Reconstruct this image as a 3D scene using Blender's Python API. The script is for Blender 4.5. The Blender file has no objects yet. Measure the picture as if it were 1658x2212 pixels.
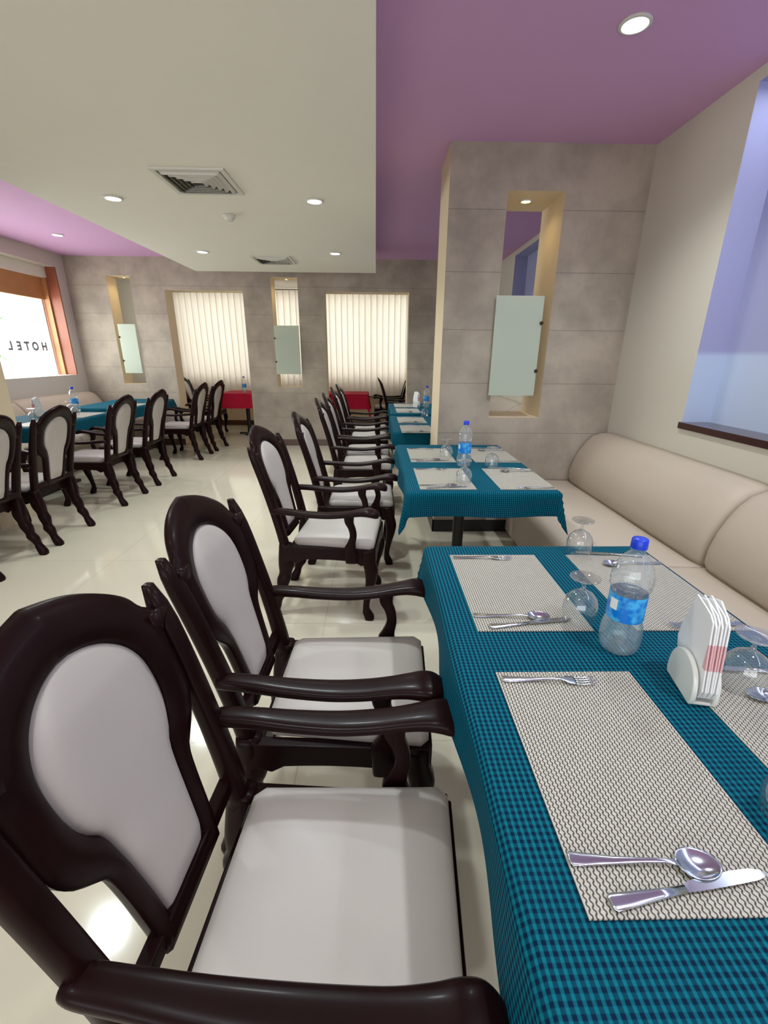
import bpy, math, random
from mathutils import Vector, Matrix
from math import sin, cos, pi, radians, hypot
random.seed(7)
SC = bpy.context.scene
COL = SC.collection

# ------------------------------------------------------------------ camera
CAM_H = 1.405
F_PX, W_PX = 957.0, 1658.0
cd = bpy.data.cameras.new('camera'); cam = bpy.data.objects.new('camera', cd); COL.objects.link(cam)
vy = Vector((811 - 829, -(768 - 1106), -F_PX)).normalized()
dn = Vector((807 - 829, -(3818 - 1106), -F_PX)).normalized()
vz = (-dn - (-dn).dot(vy) * vy).normalized()
vx = vy.cross(vz)
cam.matrix_world = Matrix.Translation((0, 0, CAM_H)) @ Matrix((vx, vy, vz)).to_4x4()
cd.sensor_fit = 'HORIZONTAL'; cd.sensor_width = 36; cd.lens = 36 * F_PX / W_PX; cd.clip_start = 0.02
SC.camera = cam

# ------------------------------------------------------------------ world, exposure, daylight, added fill
SC.view_settings.view_transform = 'Standard'; SC.view_settings.look = 'None'
SC.view_settings.gamma = 1.0; SC.view_settings.use_curve_mapping = False
SC.view_settings.exposure = 0.45
wd = bpy.data.worlds.new('sky'); SC.world = wd; wd.use_nodes = True
bg = wd.node_tree.nodes['Background']; bg.inputs[0].default_value = (0.93, 0.97, 1.0, 1); bg.inputs[1].default_value = 2.2

def area(name, loc, rot, sx, sy, power, col=(1, 1, 1)):
    l = bpy.data.lights.new(name, 'AREA'); l.shape = 'RECTANGLE'; l.size = sx; l.size_y = sy
    l.energy = power; l.color = col
    o = bpy.data.objects.new(name, l); COL.objects.link(o); o.location = loc; o.rotation_euler = rot
    return o
area('back_opening_fill', (-1.4, -2.85, 1.55), (radians(90), 0, 0), 5.2, 1.9, 15, (0.90, 0.96, 1.0))  # soft fill added behind the camera, at the unseen back wall opening
area('daylight_blinds_window', (-1.5, 9.95, 1.75), (radians(-90), 0, 0), 5.4, 1.7, 52, (1.0, 0.99, 0.97))
area('daylight_lobby_window', (-5.2, 5.6, 1.6), (radians(90), 0, radians(-90)), 3.0, 1.2, 60, (1, 0.99, 0.95))
area('recess_blue_fill', (1.925, 0.75, 2.64), (0, 0, 0), 0.08, 3.6, 10, (0.84, 0.90, 1.0))  # bluish fill added at the recess top, no fixture known there

# ------------------------------------------------------------------ materials
def lin(c):
    c = c / 255.0
    return c / 12.92 if c <= 0.04045 else ((c + 0.055) / 1.055) ** 2.4
def rgb(r, g, b): return (lin(r), lin(g), lin(b), 1)
def newmat(name):
    m = bpy.data.materials.new(name); m.use_nodes = True
    nt = m.node_tree; p = nt.nodes['Principled BSDF']
    return m, nt, p
def N(nt, t, **k):
    n = nt.nodes.new(t)
    for a, v in k.items(): setattr(n, a, v)
    return n
def mth(nt, op, a, b=None, c=None):
    n = N(nt, 'ShaderNodeMath', operation=op)
    for i, v in enumerate((a, b, c)):
        if v is None: continue
        if isinstance(v, (int, float)): n.inputs[i].default_value = v
        else: nt.links.new(v, n.inputs[i])
    return n.outputs[0]
def mix(nt, f, a, b):
    n = N(nt, 'ShaderNodeMix', data_type='RGBA')
    if isinstance(f, (int, float)): n.inputs[0].default_value = f
    else: nt.links.new(f, n.inputs[0])
    for i, v in ((6, a), (7, b)):
        if isinstance(v, tuple): n.inputs[i].default_value = v
        else: nt.links.new(v, n.inputs[i])
    return n.outputs[2]
def simple(name, col, rough=0.5, metal=0.0, noise=0.0, nscale=8.0, bump=0.0, coat=0.0, spec=0.5):
    m, nt, p = newmat(name)
    p.inputs['Roughness'].default_value = rough; p.inputs['Metallic'].default_value = metal
    p.inputs['Coat Weight'].default_value = coat; p.inputs['Coat Roughness'].default_value = 0.12
    p.inputs['Specular IOR Level'].default_value = spec
    tc = N(nt, 'ShaderNodeTexCoord'); nz = N(nt, 'ShaderNodeTexNoise'); nz.inputs['Scale'].default_value = nscale
    nz.inputs['Detail'].default_value = 5
    nt.links.new(tc.outputs['Object'], nz.inputs['Vector'])
    d = tuple(max(0, c * (1 - noise)) for c in col[:3]) + (1,)
    u = tuple(min(1, c * (1 + noise)) for c in col[:3]) + (1,)
    nt.links.new(mix(nt, nz.outputs[0], d, u), p.inputs['Base Color'])
    if bump:
        b = N(nt, 'ShaderNodeBump'); b.inputs['Strength'].default_value = bump; b.inputs['Distance'].default_value = 0.003
        nt.links.new(nz.outputs[0], b.inputs['Height']); nt.links.new(b.outputs[0], p.inputs['Normal'])
    return m
def emit(name, col, s):
    m, nt, p = newmat(name)
    p.inputs['Base Color'].default_value = col; p.inputs['Emission Color'].default_value = col
    p.inputs['Emission Strength'].default_value = s
    return m
M = {}
M['wood'] = simple('dark_polished_wood', rgb(28, 11, 11), 0.33, noise=0.5, nscale=9, coat=0.03, spec=0.10)
M['cream'] = simple('cream_leatherette', rgb(186, 178, 171), 0.42, noise=0.04, nscale=6, bump=0.03, spec=0.35)
M['sofa'] = simple('beige_leatherette', rgb(190, 176, 158), 0.5, noise=0.04, nscale=5, bump=0.03, spec=0.3)
M['ceil_white'] = simple('off_white_ceiling_paint', rgb(238, 234, 222), 0.9, noise=0.01)
M['ceil_purple'] = simple('mauve_ceiling_paint', rgb(208, 162, 204), 0.75, noise=0.02, nscale=2)
M['beige'] = simple('beige_wall_paint', rgb(210, 204, 188), 0.85, noise=0.02, nscale=2)
M['white_wall'] = simple('pale_wall_paint', rgb(210, 203, 192), 0.85, noise=0.02, nscale=2)
M['jamb'] = simple('cream_reveal_paint', rgb(226, 208, 176), 0.8, noise=0.02)
M['alcove'] = simple('warm_cream_alcove_paint', rgb(222, 202, 168), 0.85, noise=0.02)
M['brownbase'] = simple('brown_marble_skirting', rgb(84, 56, 44), 0.25, noise=0.3, nscale=20)
M['granite'] = simple('dark_brown_granite', rgb(62, 34, 32), 0.15, noise=0.3, nscale=60)
M['black'] = simple('black_metal', rgb(20, 18, 18), 0.35, noise=0.1)
M['steel'] = simple('polished_steel', rgb(204, 212, 218), 0.16, metal=1.0, noise=0.02)
M['stud'] = simple('brass_stud', rgb(90, 75, 58), 0.3, metal=1.0)
M['ceramic'] = simple('white_ceramic', rgb(232, 234, 226), 0.18, noise=0.01, coat=0.4)
M['plastic_white'] = simple('white_plastic', rgb(215, 212, 203), 0.5, noise=0.01)
M['bluecap'] = simple('blue_cap_plastic', rgb(12, 60, 205), 0.35, noise=0.03)
M['ventdark'] = simple('vent_dark_throat', rgb(95, 90, 78), 0.8, noise=0.1)
M['redwood'] = simple('reddish_brown_wood', rgb(150, 84, 60), 0.4, noise=0.2, nscale=5)
M['lightwood'] = simple('orange_brown_wood', rgb(196, 138, 88), 0.45, noise=0.15, nscale=5)
M['lens'] = emit('cool_lamp_lens', (0.88, 0.93, 1, 1), 14)
M['lensw'] = emit('warm_lamp_lens', (1.0, 0.78, 0.3, 1), 7)
M['letter'] = simple('grey_letter_film', rgb(105, 110, 115), 0.6)
M['ground'] = simple('pale_paving', rgb(225, 225, 222), 0.8, noise=0.05)
M['leaf'] = simple('green_leaves', rgb(120, 165, 80), 0.6, noise=0.3)

def plaster():
    m, nt, p = newmat('grey_board_marked_plaster')
    tc = N(nt, 'ShaderNodeTexCoord'); sp = N(nt, 'ShaderNodeSeparateXYZ'); nt.links.new(tc.outputs['Object'], sp.inputs[0])
    z = sp.outputs[2]
    fr = mth(nt, 'FRACT', mth(nt, 'DIVIDE', mth(nt, 'SUBTRACT', z, 0.073), 0.378))
    d = mth(nt, 'ABSOLUTE', mth(nt, 'SUBTRACT', fr, 0.01))
    line = mth(nt, 'LESS_THAN', d, 0.007)
    n1 = N(nt, 'ShaderNodeTexNoise'); n1.inputs['Scale'].default_value = 2.6; n1.inputs['Detail'].default_value = 8
    n1.inputs['Roughness'].default_value = 0.62
    nt.links.new(tc.outputs['Object'], n1.inputs['Vector'])
    mp = N(nt, 'ShaderNodeMapping'); mp.inputs['Scale'].default_value = (40, 40, 2.5); nt.links.new(tc.outputs['Object'], mp.inputs[0])
    n2 = N(nt, 'ShaderNodeTexNoise'); n2.inputs['Scale'].default_value = 1.0; n2.inputs['Detail'].default_value = 3
    nt.links.new(mp.outputs[0], n2.inputs['Vector'])
    r = N(nt, 'ShaderNodeMapRange'); r.inputs[1].default_value = 0.36; r.inputs[2].default_value = 0.62; nt.links.new(n1.outputs[0], r.inputs[0])
    c = mix(nt, r.outputs[0], rgb(152, 141, 126), rgb(182, 170, 152))
    c = mix(nt, mth(nt, 'MULTIPLY', n2.outputs[0], 0.3), c, rgb(150, 140, 132))
    c = mix(nt, mth(nt, 'MULTIPLY', line, 0.5), c, rgb(95, 86, 80))
    nt.links.new(c, p.inputs['Base Color']); p.inputs['Roughness'].default_value = 0.7
    b = N(nt, 'ShaderNodeBump'); b.inputs['Strength'].default_value = 0.2; b.inputs['Distance'].default_value = 0.004
    nt.links.new(n1.outputs[0], b.inputs['Height']); nt.links.new(b.outputs[0], p.inputs['Normal'])
    return m
M['plaster'] = plaster()

def tiles():
    m, nt, p = newmat('polished_cream_floor_tiles')
    tc = N(nt, 'ShaderNodeTexCoord'); sp = N(nt, 'ShaderNodeSeparateXYZ'); nt.links.new(tc.outputs['Object'], sp.inputs[0])
    g = []
    for k in (0, 1):
        fr = mth(nt, 'FRACT', mth(nt, 'DIVIDE', mth(nt, 'ADD', sp.outputs[k], 10.28), 0.8))
        g.append(mth(nt, 'LESS_THAN', mth(nt, 'ABSOLUTE', mth(nt, 'SUBTRACT', fr, 0.5)), 0.0022))
    grout = mth(nt, 'MAXIMUM', g[0], g[1])
    nz = N(nt, 'ShaderNodeTexNoise'); nz.inputs['Scale'].default_value = 1.3; nz.inputs['Detail'].default_value = 6
    nt.links.new(tc.outputs['Object'], nz.inputs['Vector'])
    c = mix(nt, nz.outputs[0], rgb(190, 182, 160), rgb(210, 202, 182))
    c = mix(nt, mth(nt, 'MULTIPLY', grout, 0.55), c, rgb(150, 140, 120))
    nt.links.new(c, p.inputs['Base Color']); p.inputs['Roughness'].default_value = 0.11
    p.inputs['Specular IOR Level'].default_value = 0.5
    return m
M['floor'] = tiles()

def gingham(name, bright, mid, dark, sc=0.0102, vert=0.5):
    m, nt, p = newmat(name)
    uv = N(nt, 'ShaderNodeUVMap'); uv.uv_map = 'UVMap'
    sp = N(nt, 'ShaderNodeSeparateXYZ'); nt.links.new(uv.outputs[0], sp.inputs[0])
    sx = mth(nt, 'ADD', mth(nt, 'MULTIPLY', mth(nt, 'SINE', mth(nt, 'MULTIPLY', sp.outputs[0], 2 * pi / sc)), 0.5), 0.5)
    sy = mth(nt, 'ADD', mth(nt, 'MULTIPLY', mth(nt, 'SINE', mth(nt, 'MULTIPLY', sp.outputs[1], 2 * pi / (sc * 1.02))), 0.5), 0.5)
    ex = N(nt, 'ShaderNodeMapRange'); ex.interpolation_type = 'SMOOTHSTEP'; ex.inputs[1].default_value = 0.15; ex.inputs[2].default_value = 0.62
    ey = N(nt, 'ShaderNodeMapRange'); ey.interpolation_type = 'SMOOTHSTEP'; ey.inputs[1].default_value = 0.3; ey.inputs[2].default_value = 0.75
    nt.links.new(sx, ex.inputs[0]); nt.links.new(sy, ey.inputs[0])
    a = mix(nt, ey.outputs[0], mid, dark)                       # dark stripe column
    bcol = mix(nt, mth(nt, 'MULTIPLY', ey.outputs[0], vert), bright, mid)
    c = mix(nt, ex.outputs[0], bcol, a)
    nz = N(nt, 'ShaderNodeTexNoise'); nz.inputs['Scale'].default_value = 14; nt.links.new(uv.outputs[0], nz.inputs['Vector'])
    c = mix(nt, mth(nt, 'MULTIPLY', nz.outputs[0], 0.25), c, mid)
    nt.links.new(c, p.inputs['Base Color']); p.inputs['Roughness'].default_value = 0.75
    p.inputs['Specular IOR Level'].default_value = 0.1
    return m
M['teal'] = gingham('teal_and_navy_checked_cotton', rgb(7, 114, 130), rgb(2, 66, 86), rgb(1, 24, 54))
M['red'] = gingham('red_and_white_checked_cotton', rgb(190, 38, 66), rgb(176, 26, 54), rgb(150, 16, 42), sc=0.03)

def weave():
    m, nt, p = newmat('woven_vinyl_placemat')
    tc = N(nt, 'ShaderNodeTexCoord'); sp = N(nt, 'ShaderNodeSeparateXYZ'); nt.links.new(tc.outputs['Object'], sp.inputs[0])
    u = mth(nt, 'DIVIDE', sp.outputs[0], 0.0064); v = mth(nt, 'MULTIPLY', sp.outputs[1], 2 * pi / 0.0088)
    k = mth(nt, 'ROUND', u); sg = mth(nt, 'COSINE', mth(nt, 'MULTIPLY', k, pi))
    off = mth(nt, 'MULTIPLY', mth(nt, 'MULTIPLY', mth(nt, 'COSINE', v), sg), 0.17)
    d = mth(nt, 'ABSOLUTE', mth(nt, 'SUBTRACT', mth(nt, 'SUBTRACT', u, k), off))
    wdt = mth(nt, 'ADD', mth(nt, 'MULTIPLY', mth(nt, 'ABSOLUTE', mth(nt, 'SINE', v)), 0.09), 0.07)
    r = N(nt, 'ShaderNodeMapRange'); r.interpolation_type = 'SMOOTHSTEP'
    nt.links.new(d, r.inputs[0]); nt.links.new(wdt, r.inputs[1]); nt.links.new(mth(nt, 'ADD', wdt, 0.10), r.inputs[2])
    nz = N(nt, 'ShaderNodeTexNoise'); nz.inputs['Scale'].default_value = 60; nt.links.new(tc.outputs['Object'], nz.inputs['Vector'])
    lt = mix(nt, nz.outputs[0], rgb(182, 176, 160), rgb(204, 200, 186))
    c = mix(nt, r.outputs[0], rgb(70, 60, 58), lt)
    nt.links.new(c, p.inputs['Base Color']); p.inputs['Roughness'].default_value = 0.5
    b = N(nt, 'ShaderNodeBump'); b.inputs['Strength'].default_value = 0.5; b.inputs['Distance'].default_value = 0.0012
    nt.links.new(r.outputs[0], b.inputs['Height']); nt.links.new(b.outputs[0], p.inputs['Normal'])
    return m
M['mat'] = weave()

def thin_glass(name, tint=(1, 1, 1, 1), gl=1.0, base=0.04, milk=0.0):
    m, nt, p = newmat(name); nt.nodes.remove(p)
    tr = N(nt, 'ShaderNodeBsdfTransparent'); tr.inputs[0].default_value = tint
    g = N(nt, 'ShaderNodeBsdfGlossy'); g.inputs['Roughness'].default_value = 0.02
    lw = N(nt, 'ShaderNodeLayerWeight'); lw.inputs[0].default_value = 0.5
    f = mth(nt, 'ADD', mth(nt, 'MULTIPLY', mth(nt, 'POWER', lw.outputs['Facing'], 2.6), 0.75 * gl), base)
    mx = N(nt, 'ShaderNodeMixShader'); nt.links.new(f, mx.inputs[0]); nt.links.new(tr.outputs[0], mx.inputs[1]); nt.links.new(g.outputs[0], mx.inputs[2])
    df = N(nt, 'ShaderNodeBsdfDiffuse'); df.inputs[0].default_value = (0.9, 0.95, 0.97, 1)
    m2 = N(nt, 'ShaderNodeMixShader'); m2.inputs[0].default_value = milk
    nt.links.new(mx.outputs[0], m2.inputs[1]); nt.links.new(df.outputs[0], m2.inputs[2])
    nt.links.new(m2.outputs[0], nt.nodes['Material Output'].inputs[0])
    return m
M['glass'] = thin_glass('clear_drinking_glass', (0.97, 0.985, 0.98, 1), 1.4, 0.14, 0.03)
M['pet'] = thin_glass('clear_bottle_plastic', (0.95, 0.98, 0.99, 1), 0.9, 0.08, 0.07)
M['pane'] = thin_glass('window_pane_glass', (0.98, 1, 0.99, 1), 0.3, 0.02)
M['water'] = thin_glass('drinking_water', (0.92, 0.98, 0.99, 1), 0.5, 0.02, 0.05)
def labelm():
    m, nt, p = newmat('blue_bottle_label')
    tc = N(nt, 'ShaderNodeTexCoord'); nz = N(nt, 'ShaderNodeTexNoise'); nz.inputs['Scale'].default_value = 45
    nt.links.new(tc.outputs['Object'], nz.inputs['Vector'])
    r = N(nt, 'ShaderNodeMapRange'); r.inputs[1].default_value = 0.45; r.inputs[2].default_value = 0.62; nt.links.new(nz.outputs[0], r.inputs[0])
    nt.links.new(mix(nt, r.outputs[0], rgb(10, 120, 215), rgb(70, 178, 235)), p.inputs['Base Color'])
    p.inputs['Roughness'].default_value = 0.3
    return m
M['label'] = labelm()
def frosted():
    m, nt, p = newmat('frosted_greenish_glass')
    p.inputs['Base Color'].default_value = rgb(214, 222, 208); p.inputs['Roughness'].default_value = 0.35
    nt.nodes['Material Output']
    tl = N(nt, 'ShaderNodeBsdfTranslucent'); tl.inputs[0].default_value = rgb(240, 246, 236)
    mx = N(nt, 'ShaderNodeMixShader'); mx.inputs[0].default_value = 0.45
    nt.links.new(p.outputs[0], mx.inputs[1]); nt.links.new(tl.outputs[0], mx.inputs[2])
    nt.links.new(mx.outputs[0], nt.nodes['Material Output'].inputs[0])
    return m
M['frost'] = frosted()
def blindm():
    m, nt, p = newmat('cream_blind_fabric')
    p.inputs['Base Color'].default_value = rgb(234, 229, 222); p.inputs['Roughness'].default_value = 0.8
    tl = N(nt, 'ShaderNodeBsdfTranslucent'); tl.inputs[0].default_value = rgb(250, 244, 236)
    mx = N(nt, 'ShaderNodeMixShader'); mx.inputs[0].default_value = 0.45
    nt.links.new(p.outputs[0], mx.inputs[1]); nt.links.new(tl.outputs[0], mx.inputs[2])
    nt.links.new(mx.outputs[0], nt.nodes['Material Output'].inputs[0])
    return m
M['blind'] = blindm()
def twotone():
    m, nt, p = newmat('lavender_above_pale_blue_recess')
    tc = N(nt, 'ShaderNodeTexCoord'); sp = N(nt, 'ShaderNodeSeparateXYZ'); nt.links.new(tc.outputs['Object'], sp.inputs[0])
    r = N(nt, 'ShaderNodeMapRange'); r.inputs[1].default_value = 1.415; r.inputs[2].default_value = 1.445; nt.links.new(sp.outputs[2], r.inputs[0])  # pale blue below eye height, lavender above, short blend between
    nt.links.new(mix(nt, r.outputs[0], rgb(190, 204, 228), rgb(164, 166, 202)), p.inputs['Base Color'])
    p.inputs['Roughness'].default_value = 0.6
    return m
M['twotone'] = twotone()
def napkinm():
    m, nt, p = newmat('white_paper_napkin')
    tc = N(nt, 'ShaderNodeTexCoord'); sp = N(nt, 'ShaderNodeSeparateXYZ'); nt.links.new(tc.outputs['Object'], sp.inputs[0])
    z, y = sp.outputs[2], sp.outputs[1]
    a = mth(nt, 'MULTIPLY', mth(nt, 'LESS_THAN', mth(nt, 'ABSOLUTE', mth(nt, 'SUBTRACT', z, 0.10)), 0.026), mth(nt, 'LESS_THAN', y, -0.040))
    nt.links.new(mix(nt, mth(nt, 'MULTIPLY', a, 0.55), rgb(238, 238, 236), rgb(215, 90, 105)), p.inputs['Base Color'])
    p.inputs['Roughness'].default_value = 0.9
    return m
M['napkin'] = napkinm()

# ------------------------------------------------------------------ mesh helpers
class MB:
    def __init__(s): s.v = []; s.f = []; s.mi = []; s.uv = None
    def add(s, vs, fs, mi=0):
        o = len(s.v); s.v += [tuple(v) for v in vs]; s.f += [tuple(i + o for i in f) for f in fs]; s.mi += [mi] * len(fs)
        return s
    def box(s, a, b, mi=0):
        x0, y0, z0 = a; x1, y1, z1 = b
        return s.add([(x0, y0, z0), (x1, y0, z0), (x1, y1, z0), (x0, y1, z0), (x0, y0, z1), (x1, y0, z1), (x1, y1, z1), (x0, y1, z1)],
                     [(0, 3, 2, 1), (4, 5, 6, 7), (0, 1, 5, 4), (1, 2, 6, 5), (2, 3, 7, 6), (3, 0, 4, 7)], mi)
    def loft(s, secs, mi=0, caps=True):
        n = len(secs[0]); vs = [p for sec in secs for p in sec]; fs = []
        for i in range(len(secs) - 1):
            for j in range(n):
                k = (j + 1) % n
                fs.append((i * n + j, i * n + k, (i + 1) * n + k, (i + 1) * n + j))
        if caps: fs.append(tuple(range(n - 1, -1, -1))); fs.append(tuple((len(secs) - 1) * n + j for j in range(n)))
        return s.add(vs, fs, mi)
    def lathe(s, prof, n=32, c=(0, 0), mi=0, caps=False):
        secs = [[(c[0] + r * cos(2 * pi * j / n), c[1] + r * sin(2 * pi * j / n), z) for j in range(n)] for r, z in prof]
        return s.loft(secs, mi, caps)
    def prism(s, poly, y0, y1, axis='y', mi=0):
        def P(a, b, t): return {'y': (a, t, b), 'x': (t, a, b), 'z': (a, b, t)}[axis]
        return s.loft([[P(a, b, y0) for a, b in poly], [P(a, b, y1) for a, b in poly]], mi)
    def build(s, name, mats, parent=None, smooth=False, bevel=0, seg=2, loc=None):
        me = bpy.data.meshes.new(name); me.from_pydata(s.v, [], s.f)
        if not isinstance(mats, (list, tuple)): mats = [mats]
        for m in mats: me.materials.append(m)
        for p, i in zip(me.polygons, s.mi): p.material_index = i
        if s.uv:
            l = me.uv_layers.new(name='UVMap')
            for p in me.polygons:
                for li in p.loop_indices: l.data[li].uv = s.uv[me.loops[li].vertex_index]
        import bmesh
        bm = bmesh.new(); bm.from_mesh(me)
        if not s.uv: bmesh.ops.recalc_face_normals(bm, faces=bm.faces)
        bm.to_mesh(me); bm.free()
        if smooth:
            for p in me.polygons: p.use_smooth = True
        o = bpy.data.objects.new(name, me); COL.objects.link(o)
        if parent: o.parent = parent
        if loc: o.location = loc
        if bevel:
            b = o.modifiers.new('bevel', 'BEVEL'); b.width = bevel; b.segments = seg; b.limit_method = 'ANGLE'; b.angle_limit = radians(40)
            for p in me.polygons: p.use_smooth = True
            if hasattr(b, 'harden_normals'): b.harden_normals = True
        return o
def sect(c, a, b, w, h, n=12, e=2.8):
    """superellipse section around c spanned by unit vectors a,b"""
    c = Vector(c); a = Vector(a); b = Vector(b); out = []
    for j in range(n):
        t = 2 * pi * (j + 0.5) / n; ct, st = cos(t), sin(t)
        out.append(tuple(c + a * (w / 2 * math.copysign(abs(ct) ** (2 / e), ct)) + b * (h / 2 * math.copysign(abs(st) ** (2 / e), st))))
    return out
def tag(o, label, cat, group=None, kind=None):
    o['label'] = label; o['category'] = cat
    if group: o['group'] = group
    if kind: o['kind'] = kind
    return o
def struct(o, label=None):
    o['kind'] = 'structure'
    if label: o['label'] = label
    return o
def empty(name, loc, rz=0):
    o = bpy.data.objects.new(name, None); COL.objects.link(o); o.location = loc; o.rotation_euler = (0, 0, rz)
    o.empty_display_size = 0.1
    return o
def copy_tree(o, parent=None):
    c = o.copy(); COL.objects.link(c)
    if parent: c.parent = parent; c.matrix_parent_inverse = o.matrix_parent_inverse.copy()
    for ch in list(KIDS.get(o.name, [])): copy_tree(ch, c)
    return c
KIDS = {}
def reg(root):
    """remember the children of a prototype so that copies are cheap"""
    def rec(o):
        ks = [c for c in COL.objects if c.parent == o]; KIDS[o.name] = ks
        for k in ks: rec(k)
    rec(root)
def interp(tab, z):
    for (a, fa), (b, fb) in zip(tab, tab[1:]):
        if z <= b:
            t = (z - a) / (b - a); t = max(0, min(1, t)); t = t * t * (3 - 2 * t)
            return fa + (fb - fa) * t
    return tab[-1][1]

def smooth_tab(tab, k=4):
    out = []; n = len(tab)
    for i in range(n - 1):
        p0, p1, p2, p3 = tab[max(0, i - 1)], tab[i], tab[i + 1], tab[min(n - 1, i + 2)]
        for j in range(k):
            t = j / k
            out.append(tuple(0.5 * (2 * b + (c - a) * t + (2 * a - 5 * b + 4 * c - d) * t * t + (3 * b - a - 3 * c + d) * t ** 3) for a, b, c, d in zip(p0, p1, p2, p3)))
    out.append(tuple(tab[-1])); return out
def wall_grid(name, axis, t0, t1, us, zs, holes, mats, face_mi=0, side_mi=1):
    """solid wall slab, thick from t0 to t1 along axis; holes = (u0,u1,z0,z1). side faces inside holes take side_mi"""
    U = sorted(set(list(us) + [h[0] for h in holes] + [h[1] for h in holes]))
    Z = sorted(set(list(zs) + [h[2] for h in holes] + [h[3] for h in holes]))
    def solid(i, j):
        if not (0 <= i < len(U) - 1 and 0 <= j < len(Z) - 1): return False
        u = (U[i] + U[i + 1]) / 2; z = (Z[j] + Z[j + 1]) / 2
        return not any(h[0] < u < h[1] and h[2] < z < h[3] for h in holes)
    def P(u, t, z): return (u, t, z) if axis == 'y' else (t, u, z)
    mb = MB()
    for i in range(len(U) - 1):
        for j in range(len(Z) - 1):
            if not solid(i, j): continue
            a, b, c, d = U[i], U[i + 1], Z[j], Z[j + 1]
            for t in (t0, t1): mb.add([P(a, t, c), P(b, t, c), P(b, t, d), P(a, t, d)], [(0, 1, 2, 3)], face_mi)
            if not solid(i - 1, j): mb.add([P(a, t0, c), P(a, t1, c), P(a, t1, d), P(a, t0, d)], [(0, 1, 2, 3)], side_mi)
            if not solid(i + 1, j): mb.add([P(b, t0, c), P(b, t1, c), P(b, t1, d), P(b, t0, d)], [(0, 1, 2, 3)], side_mi)
            if not solid(i, j - 1): mb.add([P(a, t0, c), P(b, t0, c), P(b, t1, c), P(a, t1, c)], [(0, 1, 2, 3)], side_mi)
            if not solid(i, j + 1): mb.add([P(a, t0, d), P(b, t0, d), P(b, t1, d), P(a, t1, d)], [(0, 1, 2, 3)], side_mi)
    import bmesh
    me = bpy.data.meshes.new(name); me.from_pydata(mb.v, [], mb.f)
    for m in mats: me.materials.append(m)
    for p, i in zip(me.polygons, mb.mi): p.material_index = i
    bm = bmesh.new(); bm.from_mesh(me); bmesh.ops.remove_doubles(bm, verts=bm.verts, dist=1e-5)
    bmesh.ops.recalc_face_normals(bm, faces=bm.faces); bm.to_mesh(me); bm.free()
    o = bpy.data.objects.new(name, me); COL.objects.link(o)
    return struct(o)

# ------------------------------------------------------------------ room shell
XL, XR, YB, YP, YP2, YW, H = -4.49, 1.84, -3.0, 7.27, 7.54, 9.5, 2.72
struct(MB().box((XL - 0.2, YB - 0.2, -0.1), (XR + 0.4, YW + 0.2, 0)).build('floor', M['floor']))
struct(MB().box((XL - 0.2, YB - 0.2, H), (XR + 0.4, YP2, H + 0.1)).build('ceiling', M['ceil_purple']))
o = MB().box((XL - 0.2, YP2, 2.6), (XR + 0.4, YW + 0.2, 2.72)).build('ceiling_alcove', M['ceil_white']); struct(o)
o = MB().box((-2.4, YB + 0.6, 2.45), (0.0, 6.69, 2.719)).build('ceiling_dropped_panel', M['ceil_white']); struct(o)
wall_grid('wall_back', 'y', YB - 0.15, YB, [XL - 0.15, XR + 0.15], [0, H], [(-4.0, 1.2, 0.6, 2.5)], [M['beige'], M['jamb']])
# right wall with its long recesses
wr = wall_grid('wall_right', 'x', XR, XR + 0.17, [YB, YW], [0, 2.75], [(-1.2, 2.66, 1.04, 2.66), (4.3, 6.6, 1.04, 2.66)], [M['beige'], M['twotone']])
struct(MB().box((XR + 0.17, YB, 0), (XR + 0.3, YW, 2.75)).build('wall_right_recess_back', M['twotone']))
for n, (a, b) in enumerate(((-1.2, 2.67), (4.3, 6.6))):
    struct(MB().box((XR - 0.015, a, 1.005), (XR + 0.168, b, 1.042)).build('trim_%d' % (n + 1), M['granite'], bevel=0.003))
# left wall with the lobby window
wall_grid('wall_left', 'x', XL - 0.14, XL, [YB, YW], [0, 2.75], [(4.35, 7.08, 1.1, 2.54)], [M['white_wall'], M['white_wall']])
# far partition
wall_grid('wall_far', 'y', YP, YP2, [XL, XR], [0, 2.72],
          [(-3.1, -1.96, 0, 2.29), (-0.765, 0.495, 0, 2.29), (-3.92, -3.58, 0.96, 2.47), (-1.54, -1.15, 0.93, 2.47)],
          [M['plaster'], M['jamb']])
# alcove outer wall with two windows
wall_grid('wall_alcove', 'y', YW, YW + 0.15, [XL, XR], [0, 2.72], [(-3.9, -1.32, 0.95, 2.5), (-1.22, 0.98, 0.95, 2.5)], [M['alcove'], M['jamb']])
for n, (a, b) in enumerate(((-3.9, -1.32), (-1.22, 0.98))):
    mb = MB()
    for q in (a, (a + b) / 2 - 0.02, b - 0.04): mb.box((q, YW + 0.05, 0.95), (q + 0.04, YW + 0.09, 2.5))
    mb.box((a, YW + 0.05, 0.95), (b, YW + 0.09, 0.99)); mb.box((a, YW + 0.05, 2.46), (b, YW + 0.09, 2.5))
    fr = struct(mb.build('window_%d' % (n + 2), M['plastic_white']))
    MB().box((a, YW + 0.068, 0.95), (b, YW + 0.072, 2.5)).build('pane', M['pane'], fr)
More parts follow.
